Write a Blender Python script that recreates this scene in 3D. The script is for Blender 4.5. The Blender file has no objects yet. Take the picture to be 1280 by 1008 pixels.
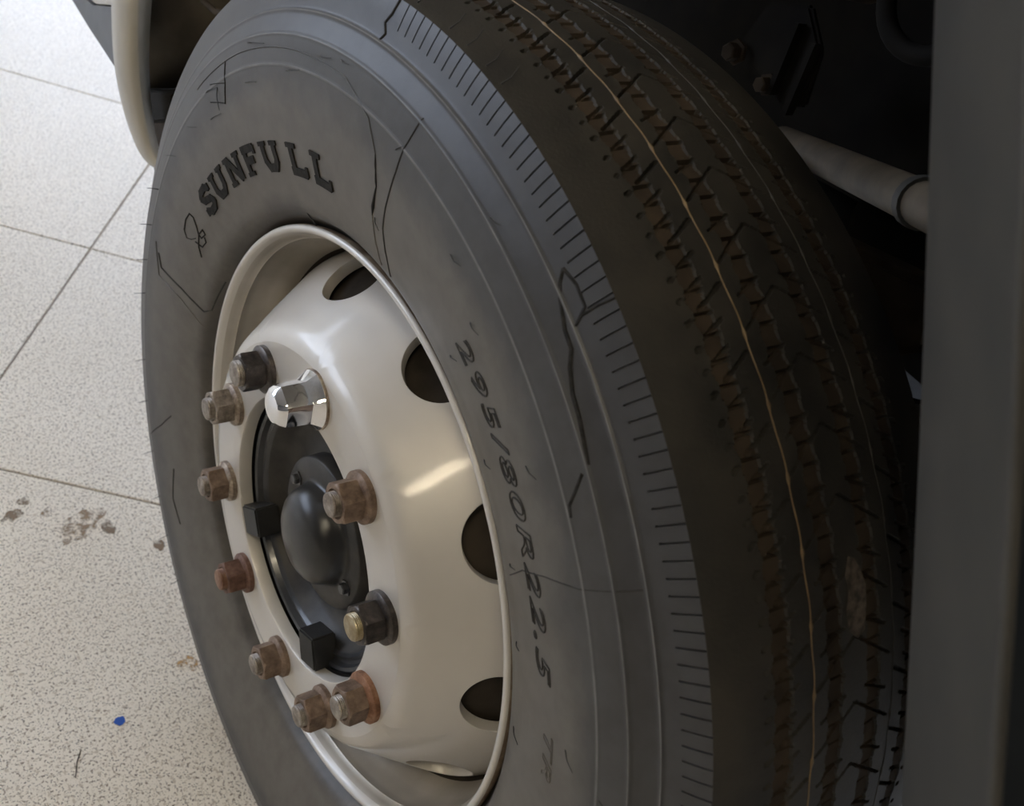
import bpy, bmesh, math, random
import numpy as np
from mathutils import Matrix, Vector

random.seed(7)
rng = np.random.default_rng(7)
scn = bpy.context.scene
COL = scn.collection
PI = math.pi
HUB_Z = 0.5                                   # height of the wheel centre above the floor

# ------------------------------------------------------------------ camera
C0 = (-0.398293, -0.532505, 0.752383 + HUB_Z)
RX = Vector((0.79878, -0.528405, 0.287642))
UX = Vector((0.175469, 0.661942, 0.728727))
FX = Vector((0.575466, 0.53162, -0.621465))
cam_d = bpy.data.cameras.new('camera')
cam_d.sensor_fit = 'HORIZONTAL'
cam_d.sensor_width = 36.0
cam_d.lens = 1238.837 / 1280 * 36.0
cam_d.clip_start = 0.02
cam = bpy.data.objects.new('camera', cam_d)
COL.objects.link(cam)
m = Matrix(((RX.x, UX.x, -FX.x, C0[0]), (RX.y, UX.y, -FX.y, C0[1]), (RX.z, UX.z, -FX.z, C0[2]), (0, 0, 0, 1)))
cam.matrix_world = m
cam_d.dof.use_dof = True
cam_d.dof.focus_distance = 0.85
cam_d.dof.aperture_fstop = 9.0
scn.camera = cam

# ------------------------------------------------------------------ world, exposure, light levels
scn.view_settings.view_transform = 'Standard'
scn.view_settings.look = 'None'
scn.view_settings.exposure = 0.45
scn.view_settings.gamma = 1.0
scn.view_settings.use_curve_mapping = False
W = bpy.data.worlds.new('world')
scn.world = W
W.use_nodes = True
W.node_tree.nodes['Background'].inputs['Color'].default_value = (0.62, 0.72, 1.0, 1)
W.node_tree.nodes['Background'].inputs['Strength'].default_value = 0.8
WINDOW_STRENGTH = 4.3
LAMP_STRENGTH = 78.0


# ------------------------------------------------------------------ materials
def mat(name, col, rough=0.5, metal=0.0, spec=0.5, coat=0.0, coat_rough=0.1):
    M = bpy.data.materials.new(name)
    M.use_nodes = True
    b = M.node_tree.nodes['Principled BSDF']
    b.inputs['Base Color'].default_value = (*col, 1)
    b.inputs['Roughness'].default_value = rough
    b.inputs['Metallic'].default_value = metal
    b.inputs['Specular IOR Level'].default_value = spec
    b.inputs['Coat Weight'].default_value = coat
    b.inputs['Coat Roughness'].default_value = coat_rough
    return M


def nodes(M):
    t = M.node_tree
    return t, t.nodes, t.links, t.nodes['Principled BSDF']


def ramp(n, stops):
    r = n.new('ShaderNodeValToRGB')
    e = r.color_ramp.elements
    while len(e) < len(stops):
        e.new(0.5)
    for i, (p, c) in enumerate(stops):
        e[i].position = p
        e[i].color = (*c, 1)
    return r


def noise(n, l, vec, scale, detail=4, rough=0.55):
    k = n.new('ShaderNodeTexNoise')
    k.inputs['Scale'].default_value = scale
    k.inputs['Detail'].default_value = detail
    k.inputs['Roughness'].default_value = rough
    l.new(vec, k.inputs['Vector'])
    return k.outputs['Fac']


def mottled(name, c1, c2, scale, rough, lo=0.35, hi=0.65, metal=0.0, spec=0.5, bump=0.0, bscale=400, coat=0.0, detail=4):
    M = mat(name, c1, rough, metal, spec, coat)
    t, n, l, b = nodes(M)
    tc = n.new('ShaderNodeTexCoord')
    f = noise(n, l, tc.outputs['Object'], scale, detail)
    r = ramp(n, [(lo, c1), (hi, c2)])
    l.new(f, r.inputs['Fac'])
    l.new(r.outputs['Color'], b.inputs['Base Color'])
    if bump:
        f2 = noise(n, l, tc.outputs['Object'], bscale, 3)
        bp = n.new('ShaderNodeBump')
        bp.inputs['Strength'].default_value = bump
        bp.inputs['Distance'].default_value = 0.001
        l.new(f2, bp.inputs['Height'])
        l.new(bp.outputs['Normal'], b.inputs['Normal'])
    return M


def tile_material():
    M = mat('terrazzo_tile', (0.66, 0.64, 0.60), 0.34)
    t, n, l, b = nodes(M)
    g = n.new('ShaderNodeNewGeometry')
    P = g.outputs['Position']
    big = noise(n, l, P, 2.5, 3)
    base = ramp(n, [(0.3, (0.77, 0.725, 0.645)), (0.7, (0.86, 0.815, 0.74))])
    l.new(big, base.inputs['Fac'])
    prev = base.outputs['Color']
    for scale, lo, hi, colr in ((260, 0.585, 0.62, (0.27, 0.225, 0.18)), (330, 0.61, 0.64, (0.09, 0.08, 0.07)), (170, 0.57, 0.66, (0.56, 0.50, 0.42))):
        f = noise(n, l, P, scale, 2, 0.6)
        r = ramp(n, [(lo, (0, 0, 0)), (hi, (1, 1, 1))])
        l.new(f, r.inputs['Fac'])
        mx = n.new('ShaderNodeMix')
        mx.data_type = 'RGBA'
        l.new(r.outputs['Color'], mx.inputs['Factor'])
        l.new(prev, mx.inputs['A'])
        mx.inputs['B'].default_value = (*colr, 1)
        prev = mx.outputs['Result']
    l.new(prev, b.inputs['Base Color'])
    rr = noise(n, l, P, 60, 3)
    ra = ramp(n, [(0.3, (0.26,) * 3), (0.7, (0.42,) * 3)])
    l.new(rr, ra.inputs['Fac'])
    l.new(ra.outputs['Color'], b.inputs['Roughness'])
    return M


def stain_material(name, col, cut=0.5, scale=60):
    M = mat(name, col, 0.4)
    t, n, l, b = nodes(M)
    g = n.new('ShaderNodeNewGeometry')
    f = noise(n, l, g.outputs['Position'], scale, 4, 0.65)
    r = ramp(n, [(cut - 0.06, (0, 0, 0)), (cut + 0.12, (0.8, 0.8, 0.8))])
    l.new(f, r.inputs['Fac'])
    l.new(r.outputs['Color'], b.inputs['Alpha'])
    return M


def rust_material(name, c1, c2, c3, rough=0.55, metal=0.35):
    M = mat(name, c1, rough, metal)
    t, n, l, b = nodes(M)
    tc = n.new('ShaderNodeTexCoord')
    f = noise(n, l, tc.outputs['Object'], 95, 5, 0.65)
    r = ramp(n, [(0.32, c1), (0.5, c2), (0.68, c3)])
    l.new(f, r.inputs['Fac'])
    l.new(r.outputs['Color'], b.inputs['Base Color'])
    bp = n.new('ShaderNodeBump')
    bp.inputs['Strength'].default_value = 0.35
    bp.inputs['Distance'].default_value = 0.0008
    f2 = noise(n, l, tc.outputs['Object'], 500, 3)
    l.new(f2, bp.inputs['Height'])
    l.new(bp.outputs['Normal'], b.inputs['Normal'])
    return M


def emission(name, col, s):
    M = bpy.data.materials.new(name)
    M.use_nodes = True
    t = M.node_tree
    t.nodes.remove(t.nodes['Principled BSDF'])
    e = t.nodes.new('ShaderNodeEmission')
    e.inputs['Color'].default_value = (*col, 1)
    e.inputs['Strength'].default_value = s
    t.links.new(e.outputs[0], t.nodes['Material Output'].inputs['Surface'])
    return M


M_TILE = tile_material()
M_GROUT = mottled('grout', (0.30, 0.25, 0.21), (0.40, 0.34, 0.29), 20, 0.8)
M_WALL = mottled('wall_paint', (0.62, 0.61, 0.58), (0.66, 0.65, 0.62), 3, 0.7)
M_CEIL = mottled('ceiling_paint', (0.27, 0.25, 0.22), (0.31, 0.29, 0.26), 3, 0.8)
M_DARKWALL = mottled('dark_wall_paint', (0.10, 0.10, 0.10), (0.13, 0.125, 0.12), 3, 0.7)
M_FRAME = mottled('frame_paint', (0.30, 0.31, 0.33), (0.36, 0.37, 0.39), 8, 0.5)
M_PANE = emission('daylit_pane', (0.70, 0.80, 1.0), WINDOW_STRENGTH)
M_LAMP = emission('lamp_tube', (1.0, 0.86, 0.62), LAMP_STRENGTH)


def sidewall_material():
    M = mat('sidewall_rubber', (0.08, 0.076, 0.068), 0.43, spec=0.45)
    t, n, l, b = nodes(M)
    tc = n.new('ShaderNodeTexCoord')
    sep = n.new('ShaderNodeSeparateXYZ')
    l.new(tc.outputs['Object'], sep.inputs[0])
    cmb = n.new('ShaderNodeCombineXYZ')
    l.new(sep.outputs['Y'], cmb.inputs['Y'])
    l.new(sep.outputs['Z'], cmb.inputs['Z'])
    ln = n.new('ShaderNodeVectorMath')
    ln.operation = 'LENGTH'
    l.new(cmb.outputs[0], ln.inputs[0])
    f1 = noise(n, l, tc.outputs['Object'], 14, 5, 0.6)
    f2 = noise(n, l, tc.outputs['Object'], 45, 4, 0.6)
    a1 = n.new('ShaderNodeMath')
    a1.operation = 'MULTIPLY_ADD'
    l.new(f1, a1.inputs[0])
    a1.inputs[1].default_value = 0.07
    l.new(ln.outputs['Value'], a1.inputs[2])
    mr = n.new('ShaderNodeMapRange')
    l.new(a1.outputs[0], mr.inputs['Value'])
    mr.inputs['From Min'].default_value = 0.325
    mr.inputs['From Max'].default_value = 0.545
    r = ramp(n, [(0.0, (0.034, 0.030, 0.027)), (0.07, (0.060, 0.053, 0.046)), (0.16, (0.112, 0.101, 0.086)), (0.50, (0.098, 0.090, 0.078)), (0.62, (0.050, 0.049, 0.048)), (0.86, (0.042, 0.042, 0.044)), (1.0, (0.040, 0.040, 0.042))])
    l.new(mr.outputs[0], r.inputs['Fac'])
    mx = n.new('ShaderNodeMix')
    mx.data_type = 'RGBA'
    mx.blend_type = 'MULTIPLY'
    mx.inputs['Factor'].default_value = 1.0
    l.new(r.outputs['Color'], mx.inputs['A'])
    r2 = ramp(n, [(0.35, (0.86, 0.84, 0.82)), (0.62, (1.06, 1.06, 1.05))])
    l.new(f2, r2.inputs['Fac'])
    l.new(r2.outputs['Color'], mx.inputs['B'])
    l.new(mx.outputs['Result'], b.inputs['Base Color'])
    f3 = noise(n, l, tc.outputs['Object'], 900, 3)
    bp = n.new('ShaderNodeBump')
    bp.inputs['Strength'].default_value = 0.08
    bp.inputs['Distance'].default_value = 0.001
    l.new(f3, bp.inputs['Height'])
    l.new(bp.outputs['Normal'], b.inputs['Normal'])
    return M


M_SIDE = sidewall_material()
M_RIDGE = mottled('pale_ridge_rubber', (0.085, 0.083, 0.082), (0.14, 0.135, 0.13), 40, 0.45)  # paler rubber along the moulded rings and the tread edge
M_TREAD = mottled('tread_rubber', (0.026, 0.0245, 0.0215), (0.048, 0.043, 0.035), 16, 0.62, spec=0.35, bump=0.25, bscale=350)
M_GROOVE = mottled('dusty_groove_rubber', (0.034, 0.026, 0.019), (0.064, 0.047, 0.032), 30, 0.9, spec=0.2)
M_LETTER = mottled('letter_rubber', (0.014, 0.013, 0.012), (0.030, 0.028, 0.025), 160, 0.8, spec=0.15)
M_LINE = mottled('line_rubber', (0.030, 0.028, 0.025), (0.045, 0.042, 0.038), 80, 0.7, spec=0.2)
M_HAIR = mottled('hair_rubber', (0.012, 0.012, 0.012), (0.02, 0.02, 0.02), 50, 0.5)
M_FLASH = mottled('tan_flash_rubber', (0.17, 0.11, 0.055), (0.26, 0.18, 0.09), 60, 0.5)
M_MUD = mottled('dried_mud', (0.045, 0.036, 0.028), (0.145, 0.115, 0.088), 170, 0.9, bump=0.6, bscale=250)
M_SILVER = mottled('silver_wheel_paint', (0.55, 0.52, 0.475), (0.61, 0.58, 0.53), 9, 0.46, metal=0.30, spec=0.4, coat=0.6, lo=0.3, hi=0.7)
M_LIPRUST = mottled('dirty_lip_edge', (0.13, 0.085, 0.05), (0.34, 0.265, 0.19), 55, 0.6, metal=0.2)
M_BARREL = mottled('dusty_barrel_paint', (0.36, 0.325, 0.27), (0.46, 0.42, 0.36), 12, 0.38, metal=0.3, spec=0.5)
M_BLACK = mottled('black_hub_paint', (0.016, 0.017, 0.02), (0.045, 0.045, 0.047), 22, 0.28, spec=0.55, coat=0.2)
M_DUSTBLACK = mottled('dusty_black_paint', (0.024, 0.022, 0.020), (0.062, 0.056, 0.048), 25, 0.45, spec=0.35)
M_DOME = mottled('gloss_black_cap', (0.018, 0.018, 0.018), (0.036, 0.034, 0.032), 18, 0.30, spec=0.5)
M_BRAKEDUST = mottled('brake_dust', (0.022, 0.018, 0.014), (0.05, 0.04, 0.03), 20, 0.85, spec=0.15)
M_RUBBERBLK = mottled('black_clip_rubber', (0.012, 0.012, 0.012), (0.024, 0.023, 0.022), 60, 0.5)
M_CHROME = mat('chrome', (0.92, 0.92, 0.93), 0.05, 1.0)
M_NUT_BROWN = rust_material('brown_nut', (0.11, 0.072, 0.050), (0.20, 0.137, 0.098), (0.30, 0.215, 0.16))
M_NUT_GREY = rust_material('grey_nut', (0.10, 0.08, 0.066), (0.24, 0.20, 0.165), (0.40, 0.35, 0.30))
M_NUT_DARK = rust_material('dark_nut', (0.030, 0.026, 0.025), (0.065, 0.055, 0.050), (0.12, 0.10, 0.09), 0.35, 0.55)
M_NUT_RED = rust_material('red_brown_nut', (0.085, 0.042, 0.030), (0.155, 0.082, 0.058), (0.22, 0.13, 0.095), 0.6, 0.25)
M_RUST = rust_material('orange_rust_washer', (0.12, 0.055, 0.03), (0.24, 0.115, 0.062), (0.34, 0.20, 0.13), 0.7, 0.15)
M_WASHER = rust_material('worn_washer', (0.14, 0.10, 0.075), (0.28, 0.22, 0.17), (0.50, 0.43, 0.34), 0.4, 0.5)
M_STUD = rust_material('stud_steel', (0.13, 0.10, 0.08), (0.27, 0.235, 0.20), (0.42, 0.38, 0.33), 0.45, 0.55)
M_STUDRUST = rust_material('rusty_stud', (0.13, 0.06, 0.035), (0.22, 0.115, 0.07), (0.30, 0.19, 0.13), 0.6, 0.25)
M_BRASS = rust_material('oily_brass_stud', (0.20, 0.15, 0.08), (0.34, 0.27, 0.16), (0.46, 0.40, 0.28), 0.35, 0.6)
M_CREAM = mottled('cream_body_paint', (0.46, 0.44, 0.39), (0.52, 0.50, 0.45), 9, 0.38, spec=0.5, coat=0.2)
M_GREYPLASTIC = mottled('grey_flare_plastic', (0.036, 0.034, 0.029), (0.050, 0.046, 0.038), 14, 0.6, bump=0.08, bscale=500)
M_BUMPGREY = mottled('bumper_grey_plastic', (0.10, 0.11, 0.125), (0.13, 0.14, 0.155), 20, 0.5)
M_NAVY = mottled('navy_skirt_paint', (0.014, 0.018, 0.024), (0.022, 0.027, 0.034), 10, 0.5)
M_LINER = mottled('dusty_liner_plastic', (0.085, 0.070, 0.052), (0.14, 0.118, 0.088), 13, 0.8, spec=0.25)
M_UNDER = mottled('underbody_black', (0.0075, 0.0062, 0.005), (0.016, 0.0135, 0.010), 14, 0.8, spec=0.2)
M_UNDERBROWN = mottled('underbody_rusty', (0.028, 0.020, 0.013), (0.06, 0.043, 0.028), 25, 0.8, spec=0.2)
M_ROD = mottled('tan_rod', (0.10, 0.074, 0.044), (0.155, 0.118, 0.075), 30, 0.6)
M_BAND = mottled('grey_rod_band', (0.045, 0.042, 0.034), (0.065, 0.06, 0.05), 30, 0.6)
M_BLUE = mat('blue_paint', (0.02, 0.09, 0.42), 0.4)


# ------------------------------------------------------------------ object helpers
def link(name, me, parent=None, mats=(), smooth=None):
    for k in mats:
        me.materials.append(k)
    if smooth is not None:
        me.shade_smooth()
        me.set_sharp_from_angle(angle=math.radians(smooth))
    o = bpy.data.objects.new(name, me)
    COL.objects.link(o)
    if parent is not None:
        o.parent = parent
    return o


def mesh(name, v, f, parent=None, mats=(), smooth=None, mi=None):
    me = bpy.data.meshes.new(name)
    me.from_pydata([tuple(map(float, p)) for p in v], [], [tuple(int(i) for i in q) for q in f])
    if mi is not None:
        me.polygons.foreach_set('material_index', np.asarray(mi, dtype=np.int32))
    me.update()
    return link(name, me, parent, mats, smooth)


def from_bm(name, bm, parent=None, mats=(), smooth=None):
    me = bpy.data.meshes.new(name)
    bmesh.ops.recalc_face_normals(bm, faces=bm.faces)
    bm.to_mesh(me)
    bm.free()
    return link(name, me, parent, mats, smooth)


def thing(name, label, cat, loc=(0, 0, 0), group=None):
    o = bpy.data.objects.new(name, None)
    o.empty_display_size = 0.1
    COL.objects.link(o)
    o.location = loc
    o['label'] = label
    o['category'] = cat
    if group:
        o['group'] = group
    return o


def struct(o):
    o['kind'] = 'structure'
    return o


def grid_faces(nr, nc, wrap=False):
    i = np.arange(nr - 1)[:, None]
    j = np.arange(nc if wrap else nc - 1)[None, :]
    a = i * nc + j
    b = i * nc + (j + 1) % nc
    return np.stack([a, b, b + nc, a + nc], -1).reshape(-1, 4)


def revolve_pts(prof, th):
    x = np.array([p[0] for p in prof])[:, None]
    r = np.array([p[1] for p in prof])[:, None]
    th = np.asarray(th)[None, :]
    return np.stack([x + 0 * th, -r * np.cos(th), r * np.sin(th)], -1).reshape(-1, 3)


def revolve(name, prof, n, parent, mats, smooth=35, mi_rows=None):
    """surface of revolution about the x axis; prof is a list of (x, r)"""
    th = np.linspace(0, 2 * PI, n, endpoint=False)
    v = revolve_pts(prof, th)
    f = grid_faces(len(prof), n, True)
    mi = None
    if mi_rows is not None:
        mi = np.repeat(np.asarray(mi_rows), n)
    return mesh(name, v, f, parent, mats, smooth, mi)


def box_bm(bm, size, mtx):
    r = bmesh.ops.create_cube(bm, size=1.0, matrix=mtx @ Matrix.Diagonal((*size, 1)))
    return r['verts']


def tube(name, pts, rad, parent, mats, sides=8, smooth=60, closed=False, bm=None):
    own = bm is None
    bm = bm or bmesh.new()
    pts = [Vector(p) for p in pts]
    rads = rad if isinstance(rad, (list, tuple)) else [rad] * len(pts)
    rings = []
    ref = None
    for i, p in enumerate(pts):
        a = pts[i - 1] if (i > 0 or closed) else pts[i]
        b = pts[(i + 1) % len(pts)] if (i < len(pts) - 1 or closed) else pts[i]
        d = (b - a)
        d = d.normalized() if d.length > 1e-9 else Vector((1, 0, 0))
        if ref is None:
            ref = d.orthogonal().normalized()
        ref = (ref - d * ref.dot(d))
        ref = ref.normalized() if ref.length > 1e-6 else d.orthogonal().normalized()
        s = d.cross(ref)
        rings.append([bm.verts.new(p + (ref * math.cos(2 * PI * k / sides) + s * math.sin(2 * PI * k / sides)) * rads[i]) for k in range(sides)])
    m_ = len(rings)
    for i in range(m_ if closed else m_ - 1):
        A, B = rings[i], rings[(i + 1) % m_]
        for k in range(sides):
            bm.faces.new((A[k], A[(k + 1) % sides], B[(k + 1) % sides], B[k]))
    if not closed:
        bm.faces.new(rings[0][::-1])
        bm.faces.new(rings[-1])
    if own:
        return from_bm(name, bm, parent, mats, smooth)


def prism(name, poly, axis_from, axis_to, parent, mats, plane='yz', bevel=0.0, smooth=30):
    """closed polygon extruded along x between axis_from and axis_to"""
    bm = bmesh.new()
    a = [bm.verts.new((axis_from, p[0], p[1])) for p in poly]
    b = [bm.verts.new((axis_to, p[0], p[1])) for p in poly]
    n = len(poly)
    bm.faces.new(a)
    bm.faces.new(b[::-1])
    for i in range(n):
        bm.faces.new((a[i], a[(i + 1) % n], b[(i + 1) % n], b[i]))
    if bevel:
        bmesh.ops.bevel(bm, geom=list(bm.edges), offset=bevel, segments=2, affect='EDGES')
    return from_bm(name, bm, parent, mats, smooth)


# ------------------------------------------------------------------ the room
YAW = -0.6217
D1 = Vector((math.cos(YAW), math.sin(YAW), 0))
D2 = Vector((-math.sin(YAW), math.cos(YAW), 0))
TS = 0.6122
U0, V0 = -0.5836, 0.4163
ROOM = Matrix.Rotation(YAW, 4, 'Z')
UA, UB = U0 - 8 * TS, U0 + 9 * TS
VA, VB = V0 - 8 * TS, V0 + 9 * TS
CEIL_H = 4.05


def room_box(name, u0, u1, v0, v1, z0, z1, mats, parent=None, bevel=0.0):
    bm = bmesh.new()
    box_bm(bm, (u1 - u0, v1 - v0, z1 - z0), Matrix.Translation(((u0 + u1) / 2, (v0 + v1) / 2, (z0 + z1) / 2)))
    if bevel:
        bmesh.ops.bevel(bm, geom=list(bm.edges), offset=bevel, segments=1, affect='EDGES')
    o = from_bm(name, bm, parent, mats)
    if parent is None:
        o.matrix_world = ROOM
    return o


floor = struct(room_box('floor', UA - 0.2, UB + 0.2, VA - 0.2, VB + 0.2, -0.12, -0.0030, [M_GROUT]))
tile_me = None
for i in range(-8, 9):
    for j in range(-8, 9):
        if tile_me is None:
            bm = bmesh.new()
            box_bm(bm, (TS - 0.0035, TS - 0.0035, 0.010), Matrix.Translation((0, 0, -0.005)))
            bmesh.ops.bevel(bm, geom=[e for e in bm.edges if all(vv.co.z > -0.001 for vv in e.verts)], offset=0.0012, segments=1, affect='EDGES')
            t = from_bm('tile', bm, floor, [M_TILE])
            tile_me = t.data
        else:
            t = bpy.data.objects.new('tile', tile_me)
            COL.objects.link(t)
            t.parent = floor
        t.location = (U0 + (i + 0.5) * TS, V0 + (j + 0.5) * TS, 0.0)


def wall_with_openings(name, axis, pos, a0, a1, openings, out):
    """wall along u (axis='u') or v; openings = list of (a0, a1, z0, z1)"""
    bm = bmesh.new()
    th = 0.2
    p0, p1 = (pos, pos + th * out) if out > 0 else (pos - th, pos)
    xs = sorted({a0, a1, *[o[0] for o in openings], *[o[1] for o in openings]})
    zs = sorted({-0.12, CEIL_H, *[o[2] for o in openings], *[o[3] for o in openings]})
    for xa, xb in zip(xs[:-1], xs[1:]):
        for za, zb in zip(zs[:-1], zs[1:]):
            if any(o[0] - 1e-6 <= xa and xb <= o[1] + 1e-6 and o[2] - 1e-6 <= za and zb <= o[3] + 1e-6 for o in openings):
                continue
            if axis == 'u':
                box_bm(bm, (xb - xa, p1 - p0, zb - za), Matrix.Translation(((xa + xb) / 2, (p0 + p1) / 2, (za + zb) / 2)))
            else:
                box_bm(bm, (p1 - p0, xb - xa, zb - za), Matrix.Translation(((p0 + p1) / 2, (xa + xb) / 2, (za + zb) / 2)))
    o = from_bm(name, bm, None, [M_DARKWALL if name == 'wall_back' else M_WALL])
    o.matrix_world = ROOM
    return struct(o)


def window(name, axis, pos, o, cols, rows):
    a0, a1, z0, z1 = o
    f = bmesh.new()

    def bar(c0, c1, zz0, zz1, d=0.06):
        if axis == 'u':
            box_bm(f, (c1 - c0, d, zz1 - zz0), Matrix.Translation(((c0 + c1) / 2, pos, (zz0 + zz1) / 2)))
        else:
            box_bm(f, (d, c1 - c0, zz1 - zz0), Matrix.Translation((pos, (c0 + c1) / 2, (zz0 + zz1) / 2)))
    w = 0.05
    for k in range(cols + 1):
        c = a0 + (a1 - a0) * k / cols
        c = min(max(c, a0 + w / 2), a1 - w / 2)
        bar(c - w / 2, c + w / 2, z0, z1)
    for k in range(rows + 1):
        z = z0 + (z1 - z0) * k / rows
        z = min(max(z, z0 + w / 2), z1 - w / 2)
        bar(a0, a1, z - w / 2, z + w / 2, 0.05)
    fr = from_bm(name, f, None, [M_FRAME])
    fr.matrix_world = ROOM
    struct(fr)
    for i in range(cols):
        for j in range(rows):
            b = bmesh.new()
            ca, cb = a0 + (a1 - a0) * i / cols + 0.02, a0 + (a1 - a0) * (i + 1) / cols - 0.02
            za, zb = z0 + (z1 - z0) * j / rows + 0.02, z0 + (z1 - z0) * (j + 1) / rows - 0.02
            if axis == 'u':
                box_bm(b, (cb - ca, 0.012, zb - za), Matrix.Translation(((ca + cb) / 2, pos, (za + zb) / 2)))
            else:
                box_bm(b, (0.012, cb - ca, zb - za), Matrix.Translation((pos, (ca + cb) / 2, (za + zb) / 2)))
            from_bm('pane', b, fr, [M_PANE])


op_left = (-0.2, 4.6, 0.9, 3.3)
op_far = (-3.2, 1.4, 0.9, 3.3)
op_right = (-1.0, 3.6, 1.0, 3.0)
wall_with_openings('wall_left', 'v', UA, VA, VB, [op_left], -1)
wall_with_openings('wall_right', 'v', UB, VA, VB, [op_right], 1)
wall_with_openings('wall_front', 'u', VB, UA, UB, [op_far], 1)
wall_with_openings('wall_back', 'u', VA, UA, UB, [], -1)
struct(room_box('ceiling', UA - 0.2, UB + 0.2, VA - 0.2, VB + 0.2, CEIL_H, CEIL_H + 0.12, [M_CEIL]))
window('window_1', 'v', UA - 0.08, op_left, 5, 2)
window('window_2', 'u', VB + 0.08, op_far, 5, 2)
window('added_window', 'v', UB + 0.08, op_right, 5, 2)  # unseen window, added to light the floor past the truck


def ceiling_lamp(loc, ang, label, L=1.25):
    t = thing('ceiling_lamp', label, 'lamp', loc, 'louvred ceiling lamps')
    t.rotation_euler = (0, 0, ang)
    bm = bmesh.new()
    for sx, sy, dx, dy, dz, hz in ((L, 0.03, 0, 0.17, -0.03, 0.06), (L, 0.03, 0, -0.17, -0.03, 0.06), (0.03, 0.34, L / 2, 0, -0.03, 0.06), (0.03, 0.34, -L / 2, 0, -0.03, 0.06), (L, 0.34, 0, 0, -0.005, 0.01)):
        box_bm(bm, (sx, sy, hz), Matrix.Translation((dx, dy, dz)))
    from_bm('housing', bm, t, [M_FRAME])
    for y in (-0.075, 0.075):
        tube('lamp_tube', [(-L / 2 + 0.03, y, -0.035), (L / 2 - 0.03, y, -0.035)], 0.019, t, [M_LAMP], 10)
    bm = bmesh.new()
    nb = 14
    for k in range(1, nb):
        box_bm(bm, (0.006, 0.31, 0.03), Matrix.Translation((-L / 2 + L * k / nb, 0, -0.052)))
    from_bm('louvre', bm, t, [M_CEIL])
    return t


lamp_spots = [(-3.35, -1.60, 0.45, 'louvred ceiling lamp out to the side of the wheel'),
              (-1.7, -1.3, YAW, 'added louvred ceiling lamp brightening the floor beside the wheel'),  # unseen lamp, added to brighten the floor and the wheel
              (-0.6, 4.3, YAW, 'added louvred ceiling lamp near the front window'),  # unseen lamp, put in only for its light
              (3.4, 1.2, YAW, 'added louvred ceiling lamp beyond the truck')]  # another unseen lamp, added for light on the far side
for x, y, a, lab in lamp_spots:
    ceiling_lamp((x, y, CEIL_H - 0.001), a, lab)

# ------------------------------------------------------------------ the wheel
wheel = thing('wheel_assembly', 'big black truck wheel with a silver steel rim and ten lug nuts', 'wheel', (0, 0, HUB_Z))
RAD = math.radians
GROUND = -HUB_Z + 0.0005

side_ctrl = [(.0095, .2970), (.0060, .3010), (.0010, .3045), (-.0090, .3125), (-.0185, .335), (-.0265, .362), (-.032, .39), (-.0352, .415), (-.036, .437),
             (-.0345, .448), (-.032, .460), (-.028, .468), (-.0225, .4786), (-.0185, .490), (-.0155, .500), (-.012, .5095)]


def spline(ctrl, n):
    P = np.array(ctrl)
    d = np.r_[0, np.cumsum(np.hypot(*np.diff(P, axis=0).T))]
    m_ = np.gradient(P, d, axis=0)
    s = np.linspace(0, d[-1], n)
    i = np.clip(np.searchsorted(d, s, 'right') - 1, 0, len(d) - 2)
    h = (d[i + 1] - d[i])[:, None]
    t = ((s - d[i])[:, None]) / h
    return (2 * t ** 3 - 3 * t ** 2 + 1) * P[i] + (t ** 3 - 2 * t ** 2 + t) * h * m_[i] + (-2 * t ** 3 + 3 * t ** 2) * P[i + 1] + (t ** 3 - t ** 2) * h * m_[i + 1]


SIDE = spline(side_ctrl, 400)


def side_x(r):
    return np.interp(r, SIDE[:, 1], SIDE[:, 0])


def S(r, deg, off=0.0):
    """point on the outer sidewall (wheel space), lifted off by `off`"""
    x = float(side_x(r))
    dx = float(side_x(r + 0.003) - side_x(r - 0.003)) / 0.006
    n = np.array([-1.0, dx])
    n /= np.hypot(*n)
    x += n[0] * off
    r = r + n[1] * off
    a = RAD(deg)
    return (x, -r * math.cos(a), r * math.sin(a))


def clamp_ground(v):
    v[:, 2] = np.maximum(v[:, 2], GROUND)
    return v


# --- tire carcass: outer sidewall with moulded rings and shoulder sipes, inner sidewall
def ring_bump(r):
    b = 0.0
    for r0, h, w in ((0.4785, 0.0011, 0.0013), (0.4600, 0.0009, 0.0013), (0.4360, 0.0005, 0.0014), (0.3120, 0.0010, 0.0025), (0.4985, 0.0, 0.001)):
        b += h * math.exp(-((r - r0) / w) ** 2)
    if 0.4610 < r < 0.4770:
        b -= 0.0003 * math.sin(PI * (r - .4610) / .0160)
    return b


r_rows = sorted(set(list(np.linspace(.2970, .43, 34)) + list(np.linspace(.43, .4895, 62)) + [.4908, .4911, .4960, .5010, .5055, .5095]))
pitch = 360 / 301
th = []
sip = []
for k in range(301):
    c = 95.809 - k * pitch
    sip_on = 1 if -110 < c < 97 else 0
    for dlt, s_ in ((-0.55 * pitch, 0), (-0.075, 0), (-0.06, 1), (0.06, 1), (0.075, 0), (0.27 * pitch, 0)):
        th.append(c + dlt)
        sip.append(s_ * sip_on)
order = np.argsort(th)
th = np.array(th)[order]
sip = np.array(sip)[order]
V = []
for r in r_rows:
    b = ring_bump(r)
    x = side_x(r)
    dx = (side_x(min(r + .003, .5095)) - side_x(max(r - .003, .2970))) / (min(r + .003, .5095) - max(r - .003, .2970))
    n = np.array([-1.0, dx]) / math.hypot(1, dx)
    off = np.full(len(th), b)
    if r > 0.4910:
        off = off - sip * 0.0022
    a = np.radians(th)
    rr = r + n[1] * off
    V.append(np.stack([x + n[0] * off, -rr * np.cos(a), rr * np.sin(a)], -1))
V = clamp_ground(np.concatenate(V))
F = grid_faces(len(r_rows), len(th), True)
XC = 0.107
inner = [(2 * XC - x, r) for x, r in spline(side_ctrl, 26)]
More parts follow.
